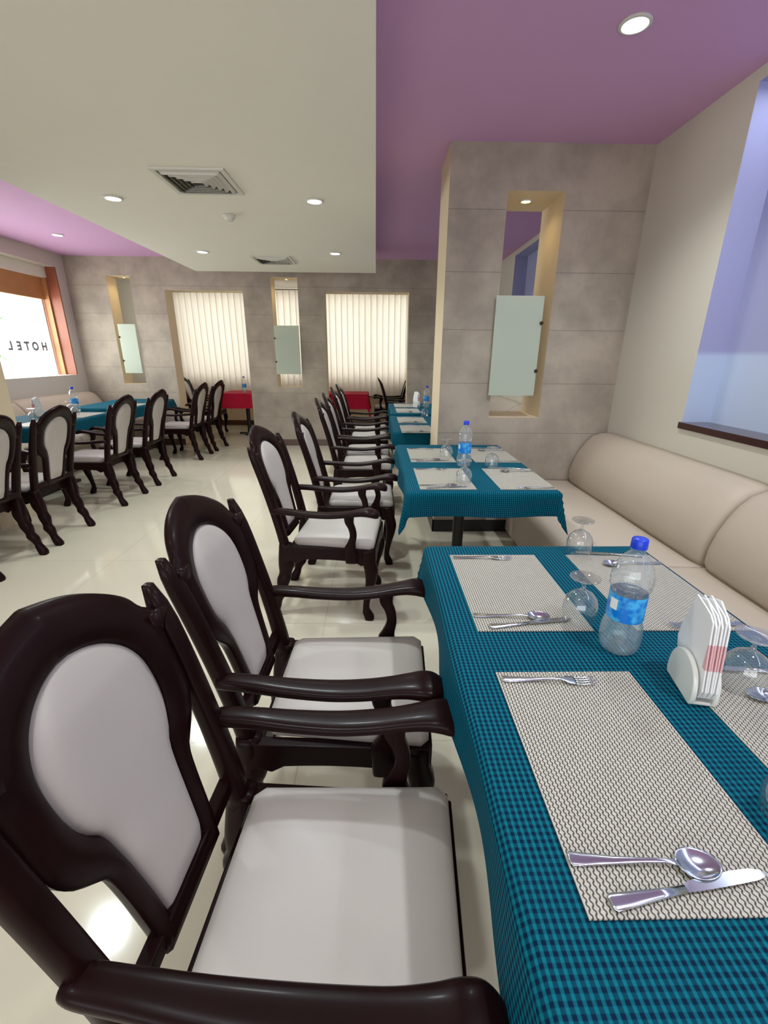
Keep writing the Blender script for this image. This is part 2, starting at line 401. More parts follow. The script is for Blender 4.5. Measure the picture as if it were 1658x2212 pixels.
# skirtings
def skirt(n, boxes, m='brownbase'):
    mb = MB()
    for a, b in boxes: mb.box(a, b)
    return struct(mb.build('baseboard_' + n, M[m]))
skirt('partition', [((-1.975, YP - 0.012, 0), (-0.755, YP + 0.0, 0.1)), ((-0.765, YP - 0.012, 0), (-0.75, YP2, 0.1)),
                    ((XL, YP - 0.012, 0), (-3.1, YP, 0.1)), ((0.495, YP - 0.012, 0), (XR, YP, 0.1))])
skirt('alcove', [((XL, YW - 0.012, 0), (XR, YW, 0.1))])
struct(MB().box((XL, YW - 0.1, 0.60), (XR, YW - 0.0, 0.635)).build('trim_3', M['brownbase'], bevel=0.002))
# columns standing into the room, each with a tall slot
def column(name, x0, x1, slot):
    o = wall_grid(name, 'y', 3.5, 3.95, [x0, x1], [0, 2.72], [slot], [M['plaster'], M['jamb']])
    return o
column('wall_right_column', 0.49, XR, (0.885, 1.275, 0.955, 2.455))
column('wall_left_column', XL, -3.12, (-3.92, -3.53, 0.955, 2.455))
skirt('right_column', [((0.48, 3.488, 0), (XR, 3.5, 0.1)), ((0.478, 3.488, 0), (0.49, 3.95, 0.1))], 'black')

# lobby window, its wooden reveal and the street behind
struct(MB().box((-4.80, 7.06, 1.05), (XL - 0.002, 7.14, 2.54)).build('wall_lobby_jamb', M['redwood']))
struct(MB().box((-4.72, 7.035, 1.1), (-4.64, 7.059, 2.44)).build('trim_4', M['lightwood']))
struct(MB().box((-4.78, 4.0, 2.12), (-4.70, 7.035, 2.40)).build('wall_lobby_pelmet', M['lightwood']))
struct(MB().box((-4.78, 4.0, 2.40), (XL - 0.141, 7.06, 2.56)).build('ceiling_lobby', M['ceil_white']))
struct(MB().box((-4.78, 4.0, 0.0), (XL - 0.141, 7.06, 1.1)).build('wall_lobby_sill', M['white_wall']))
w1 = MB()
for y in (4.02, 7.0): w1.box((-4.76, y, 1.1), (-4.73, y + 0.03, 2.12))
w1 = struct(w1.build('window_1', M['plastic_white']))
MB().box((-4.748, 4.05, 1.1), (-4.742, 7.0, 2.12)).build('pane', M['pane'], w1)
lt = empty('window_lettering', (-4.752, 6.93, 1.44)); tag(lt, 'grey capital letters HOTEL on the bright left window, seen mirrored from inside', 'sign')
off = 0.0
for ch, adv in zip('HOTEL', (.172, .172, .15, .155, .15)):
    fc = bpy.data.curves.new('t', 'FONT'); fc.body = ch; fc.size = 0.15; fc.extrude = 0.001; fc.offset = 0.007
    fo = bpy.data.objects.new('t', fc); COL.objects.link(fo); bpy.context.view_layer.update()
    tm = bpy.data.meshes.new_from_object(fo); bpy.data.objects.remove(fo)
    tm.materials.clear(); tm.materials.append(M['letter'])
    lo = bpy.data.objects.new('letter', tm); COL.objects.link(lo); lo.parent = lt
    lo.matrix_local = Matrix.Translation((0, -off, 0)) @ Matrix(((0, 0, -1), (-1, 0, 0), (0, 1, 0))).to_4x4()
    off += adv
struct(MB().box((-16, -6, -0.4), (-5.1, 18, -0.3)).build('ground_outside', M['ground']))
def shrub(x, y, h, label):
    r = empty('shrub', (x, y, -0.3)); tag(r, label, 'shrub', 'shrubs outside the left window')
    MB().lathe([(0.05, 0), (0.04, h * 0.7)], 8, caps=True).build('stem', M['redwood'], r)
    mb = MB(); rnd = random.Random(int(h * 100))
    for i in range(180):
        t = rnd.random() * 2 * pi; e = rnd.random(); z = h * (0.55 + 0.45 * rnd.random()); R_ = 0.45 * (1 - abs(z / h - 0.75) * 1.6)
        c = Vector((cos(t) * R_ * e, sin(t) * R_ * e, z)); d = Vector((cos(t), sin(t), rnd.uniform(-.5, .7))).normalized() * 0.3
        s_ = Vector((-sin(t), cos(t), 0)) * 0.03
        mb.add([c, c + d * 0.5 + s_, c + d, c + d * 0.5 - s_], [(0, 1, 2, 3)])
    mb.build('foliage', M['leaf'], r)
shrub(-8.2, 8.8, 2.6, 'pale sunlit shrub outside the left window, behind the lettering')
shrub(-9.5, 11.8, 2.7, 'pale sunlit shrub outside the left window, nearer the wooden jamb')

# ------------------------------------------------------------------ vertical blinds
def blinds(x0, x1, label):
    r = empty('vertical_blind', ((x0 + x1) / 2, YW - 0.14, 2.56)); tag(r, label, 'blind', 'vertical blinds in the alcove')
    w = x1 - x0
    MB().box((-w / 2, -0.02, 0), (w / 2, 0.02, 0.03)).build('headrail', M['plastic_white'], r)
    mb = MB(); n = int(w / 0.112); rnd = random.Random(int(x0 * 10))
    for i in range(n):
        x = -w / 2 + 0.056 + i * w / n; a = radians(9 + rnd.uniform(-3, 3)); hw = 0.063
        secs = []
        for z in (0, -1.94 + rnd.uniform(-.005, .005)):
            secs.append([(x + s * hw * cos(a) + 0.0003 * q, s * hw * sin(a) + q * 0.0006 + 0.004 * (1 - s * s), z) for q, s in ((1, -1), (1, 0), (1, 1), (-1, 1), (-1, 0), (-1, -1))])
        mb.loft(secs)
    mb.build('slats', M['blind'], r)
    return r
blinds(-3.98, -1.3, 'cream vertical blind filling the left opening behind the grey wall')
blinds(-1.24, 1.05, 'cream vertical blind filling the right opening behind the grey wall')

# ------------------------------------------------------------------ niche glass and lamps
def glass_panel(x0, x1, z0, z1, y, side, label):
    r = empty('frosted_glass_panel', ((x0 + x1) / 2, y, z0)); tag(r, label, 'glass panel', 'frosted glass panels in the wall slots')
    w = (x1 - x0) / 2; h = z1 - z0
    MB().box((-w, -0.006, 0), (w, 0.0, h)).build('front_sheet', M['frost'], r, bevel=0.001)
    MB().box((-w + 0.01 * side, 0.022, 0), (w + 0.01 * side, 0.028, h)).build('rear_sheet', M['frost'], r, bevel=0.001)
    for z in (h * 0.26, h * 0.74):
        q = MB(); q.lathe([(0.0, -0.026), (0.009, -0.024), (0.013, -0.014), (0.013, -0.006), (0.006, -0.006), (0.006, 0.03), (0.012, 0.03), (0.012, 0.04), (0, 0.04)], 16)
        q.v = [(a, c, b) for a, b, c in q.v]
        q.build('stud', M['stud'], r, smooth=True, loc=(side * (w - 0.004), 0, z))
    return r
glass_panel(0.86, 1.205, 1.125, 1.815, 3.475, 1, 'frosted glass panel with two brass studs in the slot of the right column')
glass_panel(-1.535, -1.16, 1.12, 1.82, YP - 0.02, -1, 'frosted glass panel in the middle slot between the two blind-filled openings')
glass_panel(-3.86, -3.60, 1.12, 1.82, YP - 0.02, -1, 'frosted glass panel in the slot left of the left opening')

def lamp(name, x, y, z, r_, lens, power, col, label, cat, group, spot=True, ang=130):
    r = empty(name, (x, y, z)); tag(r, label, cat, group)
    q = MB(); q.lathe([(r_ * 1.0, 0.001), (r_ * 1.25, 0.001), (r_ * 1.25, -0.006), (r_, -0.009), (r_ * 0.96, -0.004), (r_ * .96, 0.001)], 32)
    q.build('trim_ring', M['plastic_white'], r, smooth=True)
    q = MB(); q.lathe([(0.0001, -0.0065), (r_ * 0.6, -0.006), (r_ * 0.96, -0.003)], 32); q.build('lens', lens, r, smooth=True)
    l = bpy.data.lights.new('bulb', 'SPOT' if spot else 'POINT'); l.energy = power; l.color = col; l.shadow_soft_size = r_ * 0.9
    if spot: l.spot_size = radians(ang); l.spot_blend = 0.9
    b = bpy.data.objects.new('bulb', l); COL.objects.link(b); b.parent = r; b.location = (0, 0, -0.012)
    return r
CW = (0.87, 0.96, 0.99)
G = 'recessed ceiling downlights'
P = 66
lamp('downlight', -0.44, 3.75, 2.449, 0.052, M['lens'], P, CW, 'round white downlight in the white ceiling, right of the near air vent', 'ceiling light', G)
lamp('downlight', -0.44, 5.48, 2.449, 0.052, M['lens'], P, CW, 'round white downlight in the white ceiling, right of the far air vent', 'ceiling light', G)
lamp('downlight', -1.87, 5.48, 2.449, 0.052, M['lens'], P, CW, 'round white downlight in the white ceiling, left of the far air vent', 'ceiling light', G)
lamp('downlight', -1.87, 3.75, 2.449, 0.052, M['lens'], P, CW, 'round white downlight in the white ceiling, left of the near air vent', 'ceiling light', G)
lamp('downlight', 1.08, 2.4, 2.719, 0.052, M['lens'], P, CW, 'bright downlight in the mauve ceiling above the sofa at upper right', 'ceiling light', G)
lamp('downlight', -3.75, 6.08, 2.719, 0.052, M['lens'], P, CW, 'downlight in the mauve ceiling strip at far left near the window', 'ceiling light', G)
for x, y, lz in ((-0.44, 2.0, 2.43), (-1.87, 2.0, 2.43), (-0.44, 0.25, 2.43), (-1.87, 0.25, 2.43), (1.08, 0.4, 2.7), (1.2, 5.9, 2.7)):
    l = bpy.data.lights.new('ceiling_bulb', 'SPOT'); l.energy = P * (0.8 if y > 1 else 0.75 if x > 0 else 0.3); l.color = CW; l.shadow_soft_size = .05; l.spot_size = radians(130); l.spot_blend = .9
    b = bpy.data.objects.new('ceiling_bulb', l); COL.objects.link(b); b.location = (x, y, lz)
WW = (1.0, 0.8, 0.42)
G = 'warm lamps at the top of the wall slots'
lamp('niche_lamp', 1.07, 3.70, 2.454, 0.034, M['lensw'], 2.2, WW, 'small yellow lamp at the top of the slot in the right column', 'lamp', G, ang=150)
lamp('niche_lamp', -1.33, 7.40, 2.469, 0.022, M['lensw'], 2.5, WW, 'small yellow lamp at the top of the middle wall slot', 'lamp', G, ang=150)
lamp('niche_lamp', -3.72, 7.40, 2.469, 0.022, M['lensw'], 2.5, WW, 'small yellow lamp at the top of the left wall slot', 'lamp', G, ang=150)

def vent(x, y, label):
    r = empty('ceiling_vent', (x, y, 2.45)); tag(r, label, 'air vent', 'square ceiling air vents')
    s = 0.225; q = MB()
    for a, b in (((-s, -s), (s, -s + .03)), ((-s, s - .03), (s, s)), ((-s, -s + .03), (-s + .03, s - .03)), ((s - .03, -s + .03), (s, s - .03))):
        q.box((a[0], a[1], -0.012), (b[0], b[1], 0.0))
    q.build('frame', M['plastic_white'], r, bevel=0.002)
    MB().box((-s + .03, -s + .03, -0.003), (s - .03, s - .03, -0.001)).build('throat', M['ventdark'], r)
    q = MB()
    for k in range(4):                                     # four-way louvres: concentric slanted square rings, drawn as four triangles of blades
        for i in range(1, 6):
            t = s - 0.03 - i * 0.033 + 0.02; w = t
            if w < 0.01: continue
            a = k * pi / 2
            pts = [(-w, t, -0.004), (w, t, -0.004), (w - .012, t - 0.017, -0.022), (-w + .012, t - 0.017, -0.022), (-w, t, -0.002), (w, t, -0.002), (w - .012, t - 0.016, -0.019), (-w + .012, t - 0.016, -0.019)]
            pts = [(x_ * cos(a) - y_ * sin(a), x_ * sin(a) + y_ * cos(a), z_) for x_, y_, z_ in pts]
            q.add(pts, [(0, 1, 2, 3), (4, 7, 6, 5), (0, 4, 5, 1), (1, 5, 6, 2), (2, 6, 7, 3), (3, 7, 4, 0)])
    q.build('louvres', M['plastic_white'], r)
vent(-1.13, 3.40, 'square white ceiling air vent nearest the camera')
vent(-1.19, 5.88, 'square white ceiling air vent near the far wall')
r = empty('smoke_detector', (-1.165, 4.13, 2.45)); tag(r, 'small white smoke detector on the white ceiling between the two air vents', 'smoke detector')
q = MB(); q.lathe([(0.05, 0), (0.05, -0.012), (0.046, -0.018)], 28, caps=True); q.build('base', M['plastic_white'], r, smooth=True)
q = MB(); q.lathe([(0.036, -0.018), (0.034, -0.034), (0.02, -0.042), (0.0005, -0.043)], 28); q.build('sensor_cap', M['plastic_white'], r, smooth=True)

# ------------------------------------------------------------------ chair
def make_chair():
    R = empty('dining_armchair', (0, 0, 0))
    tag(R, 'x', 'chair')
    def xr(z):  # recline of the back plane
        t = max(0, (z - 0.42) / 0.545); return -0.035 - 0.142 * (0.35 * t + 0.65 * t * t)
    X, Y_, Z = (1, 0, 0), (0, 1, 0), (0, 0, 1)
    # seat cushion
    mb = MB(); secs = []
    for k, (ins, z) in enumerate(((0.006, .425), (0, .435), (0, .458), (.006, .468), (.02, .476), (.05, .483), (.10, .487))):
        ring = []
        x0, x1 = 0.012 + ins, 0.452 - ins; w0, w1 = .196 - ins, .222 - ins
        c = 0.02
        pts = [(x0 + c, -w0), (x1 - c, -w1), (x1, -w1 + c), (x1, w1 - c), (x1 - c, w1), (x0 + c, w0), (x0, w0 - c), (x0, -w0 + c)]
        for i, p in enumerate(pts):
            p2 = pts[(i + 1) % 8]
            for t in (0, .25, .5, .75): ring.append((p[0] + (p2[0] - p[0]) * t, p[1] + (p2[1] - p[1]) * t, z))
        secs.append(ring)
    mb.loft(secs); mb.build('seat_cushion', M['cream'], R, smooth=True)
    # seat rails with arched lower edges
    def arch(a, b, z1, z0, dz):
        n = 14; bot = [(b + (a - b) * i / n, z0 + dz * sin(pi * i / n) ** 0.5 - (0.018 if i in (2, 12) else 0)) for i in range(n + 1)]
        return [(a, z1), (b, z1)] + bot
    for s in (-1, 1):
        q = MB(); q.prism(arch(-0.04, .455, .432, .335, .03), min(s * .20, s * .232), max(s * .20, s * .232)); q.build('seat_rail', M['wood'], R, bevel=0.004)
    q = MB(); q.prism(arch(-.215, .215, .432, .33, .035), .425, .462, 'x'); q.build('seat_rail', M['wood'], R, bevel=0.004)
    q = MB(); q.prism(arch(-.2, .2, .428, .35, .02), -.008, .010, 'x'); q.build('seat_rail', M['wood'], R, bevel=0.004)
    # front legs (cabriole)
    fl = [(.415, .43, .062, .06), (.425, .36, .07, .064), (.438, .30, .074, .066), (.436, .24, .06, .056), (.425, .18, .046, .044), (.414, .12, .038, .038),
          (.410, .075, .036, .036), (.416, .045, .05, .046), (.426, .02, .056, .05), (.428, .0, .05, .046)]
    rl = [(-.030, .44, .066, .054), (-.030, .37, .084, .060), (-.034, .31, .088, .064), (-.044, .262, .068, .054), (-.054, .225, .076, .060), (-.062, .19, .066, .052), (-.066, .165, .056, .046),
          (-.074, .135, .072, .056), (-.088, .105, .056, .046), (-.096, .08, .046, .042), (-.108, .05, .056, .050), (-.120, .022, .062, .054), (-.124, .0, .052, .048)]
    for tab, yy in ((fl, .205), (rl, .2)):
        for s in (-1, 1):
            q = MB(); q.loft([sect((x, s * (yy + 0.05 * max(0, .1 - z) + 0.006 * sin(z * 18)), z), X, Y_, w, d, 14, 3.2) for x, z, w, d in smooth_tab(tab, 3)])
            q.build('leg', M['wood'], R, smooth=True)
    # stiles
    for s in (-1, 1):
        secs = []
        for i in range(15):
            z = .40 + .565 * i / 14; t = (z - .42) / .545
            sc = 1.0 if i < 12 else (0.98, 0.86, 0.5)[i - 12]
            secs.append(sect((xr(z) - 0.012 * sin(pi * max(0, t)), s * (.2 + .024 * t), z), X, Y_, (.052 - .012 * t) * sc, .046 * sc, 12, 3))
        q = MB(); q.loft(secs); q.build('stile', M['wood'], R, smooth=True)
    # keyhole back frame
    padt = [(.482, .066), (.60, .078), (.68, .088), (.715, .097), (.735, .111), (.765, .124), (.81, .130), (.86, .127), (.90, .110), (.93, .080), (.948, .045), (.956, .012)]
    outt = [(.44, .102), (.52, .108), (.60, .114), (.66, .124), (.69, .150), (.72, .174), (.76, .190), (.82, .194), (.90, .194), (.925, .2), (.945, .176), (.975, .158), (1.005, .118), (1.028, .066), (1.042, .004)]
    def outline(tab, n=34):
        z0, z1 = tab[0][0], tab[-1][0]; pts = []
        for i in range(n):
            t = i / (n - 1); t = sin(t * pi / 2) ** 0.9
            z = z0 + (z1 - z0) * t; pts.append((interp_l(tab, z), z))
        return [(-h, z) for h, z in pts] + [(h, z) for h, z in reversed(pts)]
    def interp_l(tab, z):
        for (a, fa), (b, fb) in zip(tab, tab[1:]):
            if z <= b + 1e-9: return fa + (fb - fa) * (z - a) / (b - a)
        return tab[-1][1]
    outt, padt = [(z, max(0.0005, h)) for z, h in smooth_tab(outt, 5)], [(z, max(0.0005, h)) for z, h in smooth_tab(padt, 5)]
    Oo, Ii = outline(outt, 60), outline(padt, 60); n = len(Oo)
    def bow(y, z): return xr(z) - 0.012 * sin(pi * min(1, max(0, (z - .42) / .545))) - 0.018 * (1 - (y / .2) ** 2)
    secs = []
    for outl, th in ((Oo, .009), (Oo, .016)): pass
    def ring(pts, off): return [(bow(y, z) + off, y, z) for y, z in pts]
    mid = [((a[0] * .5 + b[0] * .5), (a[1] * .5 + b[1] * .5)) for a, b in zip(Oo, Ii)]
    o2 = [((a[0] * .88 + b[0] * .12), (a[1] * .88 + b[1] * .12)) for a, b in zip(Oo, Ii)]
    i2 = [((a[0] * .12 + b[0] * .88), (a[1] * .12 + b[1] * .88)) for a, b in zip(Oo, Ii)]
    loop = [ring(Oo, .006), ring(o2, .016), ring(mid, .019), ring(i2, .015), ring(Ii, .006), ring(Ii, -.006), ring(i2, -.015), ring(mid, -.019), ring(o2, -.016), ring(Oo, -.006)]
    q = MB(); q.loft(loop + [loop[0]], caps=False)
    for s in (-1, 1):   # joints between frame and stiles
        q.box((bow(.2, .89) - .012, min(s * .17, s * .215), .862), (bow(.2, .89) + .012, max(s * .17, s * .215), .928))
    q.build('back_frame', M['wood'], R, smooth=True)
    q = MB(); q.box((bow(0, .47) - .010, -.2, .45), (bow(0, .47) + .018, .2, .49)); q.build('back_rail', M['wood'], R, bevel=0.004)
    # padded oval, puffed on both faces
    q = MB(); secs = []; z0p, z1p = padt[0][0], padt[-1][0]; nr = 40
    for i in range(nr + 1):
        t = i / nr; z = z0p + (z1p - z0p) * (0.5 - 0.5 * cos(pi * t)); h = interp_l(padt, z)
        pz = min(1, max(0, (z - z0p) / .05)) ** .5 * min(1, max(0, (z1p - z) / .06)) ** .5
        row = []
        ys = [-1 + 2 * k / 12 for k in range(13)]
        for yy in ys: row.append((bow(h * yy, z) + .005 + .022 * pz * max(0, 1 - yy ** 4) ** .5, h * yy, z))
        for yy in reversed(ys): row.append((bow(h * yy, z) - .005 - .018 * pz * max(0, 1 - yy ** 4) ** .5, h * yy, z))
        secs.append(row)
    q.loft(secs)
    q.build('back_pad', M['cream'], R, smooth=True)
    # arms and arm supports
    for s in (-1, 1):
        tab = [(-.085, .640, .0, .030, .024), (-.06, .643, .0, .042, .030), (.01, .640, .003, .046, .030), (.10, .633, .006, .052, .028), (.20, .631, .009, .058, .027), (.28, .638, .012, .060, .027),
               (.34, .648, .014, .060, .029), (.39, .657, .016, .068, .032), (.425, .660, .017, .080, .037), (.452, .656, .016, .082, .038), (.470, .650, .015, .068, .034), (.480, .646, .014, .046, .026), (.484, .645, .014, .020, .012)]
        q = MB(); q.loft([sect((x, s * (.227 + dy), z - .010), Y_, Z, w * 1.12, h, 16, 3.0) for x, z, dy, w, h in smooth_tab(tab)]); q.build('arm', M['wood'], R, smooth=True)
        tab = [(.335, .36, .060, .030), (.335, .41, .066, .032), (.330, .445, .060, .032), (.338, .475, .044, .030), (.348, .515, .036, .028), (.342, .555, .038, .028), (.328, .59, .046, .030), (.328, .635, .056, .034)]
        q = MB(); q.loft([sect((x, s * .241, z), X, Y_, w, h, 12, 4) for x, z, w, h in smooth_tab(tab)]); q.build('arm_support', M['wood'], R, smooth=True)
    reg(R); return R
chair0 = make_chair(); first = [True]
def chair(x, y, rz, label, group):
    o = chair0 if first[0] else copy_tree(chair0); first[0] = False
    o.location = (x, y, 0); o.rotation_euler = (0, 0, rz); tag(o, label, 'chair', group); return o
G = 'carved armchairs along the right-hand tables'
for x, y, rz, lb in (
    (-.30, .566, -.075, 'carved dark wood armchair with cream seat nearest the camera, at lower left'),
    (-.30, 1.135, -.045, 'carved dark armchair second from the camera, at the far end of the nearest teal table'),
    (-.435, 2.42, -.11, 'carved dark armchair pulled back from the second teal table, at its near end'),
    (-.33, 3.08, 0, 'carved dark armchair at the far end of the second teal table, beside the right column'),
    (-.31, 4.12, 0, 'carved dark armchair with lavender-lit pad, near one of the pair at the third teal table'),
    (-.31, 4.70, 0, 'carved dark armchair, far one of the pair at the third teal table'),
    (-.31, 5.58, 0, 'carved dark armchair, near one of the pair at the farthest teal table'),
    (-.30, 6.20, 0, 'carved dark armchair, far one of the pair at the farthest teal table')):
    chair(x, y, rz, lb, G)
G = 'carved armchairs seen from behind along the left-hand tables'
for x, y, rz, lb in (
    (-2.572, 2.83, pi, 'dark armchair seen from behind, cut by the left edge of the photo'),
    (-2.572, 3.41, pi, 'dark armchair seen from behind, second from the left edge of the photo'),
    (-2.572, 4.36, pi, 'dark armchair seen from behind with its cream seat showing, third from the left edge'),
    (-2.572, 5.08, pi, 'dark armchair seen from behind, fourth from the left edge'),
    (-2.572, 6.38, pi, 'dark armchair seen from behind with pale arms, just before the left opening'),
    (-2.55, 7.0, pi - .05, 'dark armchair seen from behind, the one right beside the red table in the left opening')):
    chair(x, y, rz, lb, G)
G = 'armchairs in the alcove behind the grey wall'
chair(-3.28, 8.4, 0.05, 'armchair with sunlit cream back facing the red table in the left opening', G)
chair(0.27, 8.15, 0, 'armchair facing right in front of the right-hand blind', G)
chair(0.44, 8.98, pi, 'armchair facing left in front of the right-hand blind, near its right edge', G)

# ------------------------------------------------------------------ tables and cloths
TH = 0.755
def make_table():
    r = empty('pedestal_table', (0, 0, 0)); tag(r, 'x', 'table')
    MB().box((-.375, -.61, TH - .03), (.375, .61, TH - .001)).build('tabletop', M['wood'], r, bevel=.004)
    q = MB(); q.lathe([(.042, 0.025), (.036, .08), (.036, TH - .06), (.06, TH - .035)], 24, caps=True); q.build('pedestal', M['black'], r, smooth=True)
    q = MB(); q.box((-.19, -.035, 0), (.19, .035, .03)); q.box((-.035, -.33, 0.0005), (.035, .33, .0305)); q.build('foot', M['black'], r, bevel=.006)
    reg(r); return r
table0 = make_table(); tf = [True]
def cloth_mesh(W, L, D, seed, mat, amp=1.0):
    rnd = random.Random(seed); ph = [rnd.uniform(0, 6.28) for _ in range(6)]
    step = 0.02; nx = int((W + 2 * D) / step); ny = int((L + 2 * D) / step)
    V = []; UV = []; F = []
    for j in range(ny + 1):
        for i in range(nx + 1):
            u = -W / 2 - D + (W + 2 * D) * i / nx; v = -L / 2 - D + (L + 2 * D) * j / ny
            cu = max(-W / 2, min(W / 2, u)); cv = max(-L / 2, min(L / 2, v)); du = u - cu; dv = v - cv; d = hypot(du, dv)
            rr = 0.012
            if d > 1e-6:
                nxv, nyv = du / d, dv / d; corner = min(abs(nxv), abs(nyv)) * 1.414
                if d < rr * 1.57: out = rr * sin(d / rr); zz = -rr * (1 - cos(d / rr))
                else: out = rr + (d - rr * 1.57) * (0.03 + 0.20 * corner); zz = -rr - (d - rr * 1.57) * (1 + 0.17 * corner)
                wv = (sin(v * 11 + ph[0]) * abs(nxv) + sin(u * 12 + ph[1]) * abs(nyv)) * 0.012 * amp * (d / D) + corner * 0.02 * sin(math.atan2(dv, du) * 8 + ph[2]) * d / D
                out += wv
                V.append((cu + nxv * out, cv + nyv * out, zz))
            else:
                V.append((u, v, 0.0004 * sin(u * 30 + ph[3]) * sin(v * 25 + ph[4])))
            UV.append((u, v))
    for j in range(ny):
        for i in range(nx): a = j * (nx + 1) + i; F.append((a, a + 1, a + nx + 2, a + nx + 1))
    mb = MB(); mb.add(V, F); mb.uv = UV
    o = mb.build('tablecloth', mat, None, smooth=True)
    return o
def table(x, y, L, desc, gT, gC, rz=0, W=.77, D=.14, mat='teal', seed=1):
    o = table0 if tf[0] else copy_tree(table0); tf[0] = False
    o.location = (x, y, 0); o.rotation_euler = (0, 0, rz); o.scale = (W / .77, L / 1.24, 1)
    tag(o, 'dark table under %s' % desc, 'table', gT)
    c = cloth_mesh(W, L, D, seed, M[mat]); c.location = (x, y, TH + .004); c.rotation_euler = (0, 0, rz)
    nm = desc.replace('the ', '', 1)
    tag(c, nm, 'tablecloth', gC)
    return o
GT, GC = 'pedestal tables', 'teal checked tablecloths'
table(.572, .835, 1.25, 'the teal and navy checked cloth nearest the camera', GT, GC, seed=3)
table(.555, 2.765, 1.24, 'the teal checked cloth in front of the right column', GT, GC, seed=4)
table(.555, 4.57, 1.1, 'the teal checked cloth of the third table on the right', GT, GC, seed=5)
table(.575, 5.93, 1.2, 'the teal checked cloth of the farthest table on the right', GT, GC, seed=6)
table(-3.455, 2.80, 1.24, 'the teal cloth at the left edge of the photo', GT, GC, seed=7)
table(-3.455, 4.72, 1.24, 'the teal cloth of the middle table in the left row', GT, GC, seed=8)
table(-3.455, 6.35, 1.24, 'the teal cloth of the last table in the left row', GT, GC, seed=9)
GR = 'red checked tablecloths in the alcove'
table(-2.36, 8.4, .72, 'the red checked cloth in the left opening', GT, GR, W=.75, D=.26, mat='red', seed=10)
table(-.62, 8.38, .7, 'the red checked cloth in the right opening', GT, GR, W=.95, D=.26, mat='red', seed=11)

# ------------------------------------------------------------------ banquette sofas
def sofa(x0, sgn, ys, label):
    """x0 wall side, sgn -1 = seat extends towards -x"""
    r = empty('banquette_sofa', (x0, (ys[0] + ys[-1]) / 2, 0), 0); tag(r, label, 'sofa', 'beige banquette sofas'); yc = (ys[0] + ys[-1]) / 2
    q = MB(); q.box((min(0, sgn * .74), ys[0] - yc + .005, 0.02), (max(0, sgn * .74), ys[-1] - yc - .005, .30)); q.build('base', M['sofa'], r, bevel=.01)
    for a, b in zip(ys, ys[1:]):
        a -= yc; b -= yc
        prof = [(.01, .30), (.30, .30), (.80, .30), (.815, .33), (.818, .38), (.812, .42), (.79, .443), (.74, .455), (.5, .458), (.25, .45), (.01, .44)]
        def ring(y, k): return [(sgn * (.4 + (px - .4) * k), y, .37 + (pz - .37) * k) for px, pz in prof]
        q = MB(); q.loft([ring(a + .003, .93), ring(a + .010, .985), ring(a + .03, 1)] + [ring(a + (b - a) * t, 1) for t in (.25, .5, .75)] + [ring(b - .03, 1), ring(b - .010, .985), ring(b - .003, .93)])
        q.build('seat_cushion', M['sofa'], r, smooth=True)
        prof2 = [(.004, .43), (.2, .43), (.262, .445), (.285, .49), (.283, .56), (.262, .64), (.225, .72), (.18, .785), (.13, .83), (.07, .852), (.004, .856)]
        def ring2(y, k): return [(sgn * (px * k if px > .01 else px), y, .44 + (pz - .44) * (k * .5 + .5) if px > .01 else pz - (1 - k) * .2) for px, pz in prof2]
        q = MB(); q.loft([ring2(a + .003, .80), ring2(a + .012, .91), ring2(a + .03, .96), ring2(a + .07, .99)] + [ring2(a + (b - a) * t, 1) for t in (.15, .3, .5, .7, .85)] + [ring2(b - .07, .99), ring2(b - .03, .96), ring2(b - .012, .91), ring2(b - .003, .80)])
        q.build('backrest', M['sofa'], r, smooth=True)
    return r
sofa(XR - .003, -1, [-1.27, .32, 1.91, 3.49], 'long beige padded banquette along the right wall beside the nearest tables')
sofa(XR - .003, -1, [3.97, 5.6, 7.2], 'beige banquette behind the right column, glimpsed through its slot')
sofa(XL + .003, 1, [3.97, 5.6, 7.2], 'beige banquette under the left window behind the teal tables')

# ------------------------------------------------------------------ tableware
TZ = TH + .0048
MT = TZ + .003
def proto(fn):
    st = {'o': None, 'used': False}
    def place(x, y, z, rz, label, cat, group):
        if st['o'] is None: st['o'] = fn(); reg(st['o'])
        o = copy_tree(st['o']) if st['used'] else st['o']; st['used'] = True
        o.location = (x, y, z); o.rotation_euler = (0, 0, rz); tag(o, label, cat, group); return o
    return place
def mk_mat():
    q = MB(); q.box((-.145, -.2225, 0), (.145, .2225, .0025)); return q.build('placemat', M['mat'])
def bend(q, f): q.v = [(x, y, z + f(x)) for x, y, z in q.v]; return q
def strip(tab, th=.0022, n=10, curve=None):
    """flat utensil body along +x from table of (x, halfwidth, z)"""
    secs = []
    for x, w, z in tab: secs.append(sect((x, 0, z), (0, 1, 0), (0, 0, 1), 2 * w, th, 12, 2.6))
    q = MB(); q.loft(secs); return q
def mk_spoon():
    r = empty('spoon', (0, 0, 0))
    q = strip([(0, .006, .0035), (.004, .0095, .003), (.02, .009, .002), (.06, .0055, .004), (.10, .0035, .0075), (.125, .0033, .009), (.138, .004, .0075), (.146, .005, .006)], .0026)
    q.build('handle', M['steel'], r, smooth=True)
    q = MB(); n = 28; rings = []
    for dz, zoff in ((0, 0), (1, 1)):
        pass
    def pt(rr, a, off): 
        x = .17 + rr * .029 * cos(a) ; w = .0205 * (1 - .12 * cos(a)); return (x, rr * w * sin(a), .0085 - .0075 * (1 - rr * rr) + off)
    secs = [[pt(rr, 2 * pi * j / n, 0) for j in range(n)] for rr in (.02, .25, .5, .75, .92, 1)] + [[pt(rr, 2 * pi * j / n, -.0009) for j in range(n)] for rr in (1, .92, .75, .5, .25, .02)]
    q.loft(secs); q.build('bowl', M['steel'], r, smooth=True)
    return r
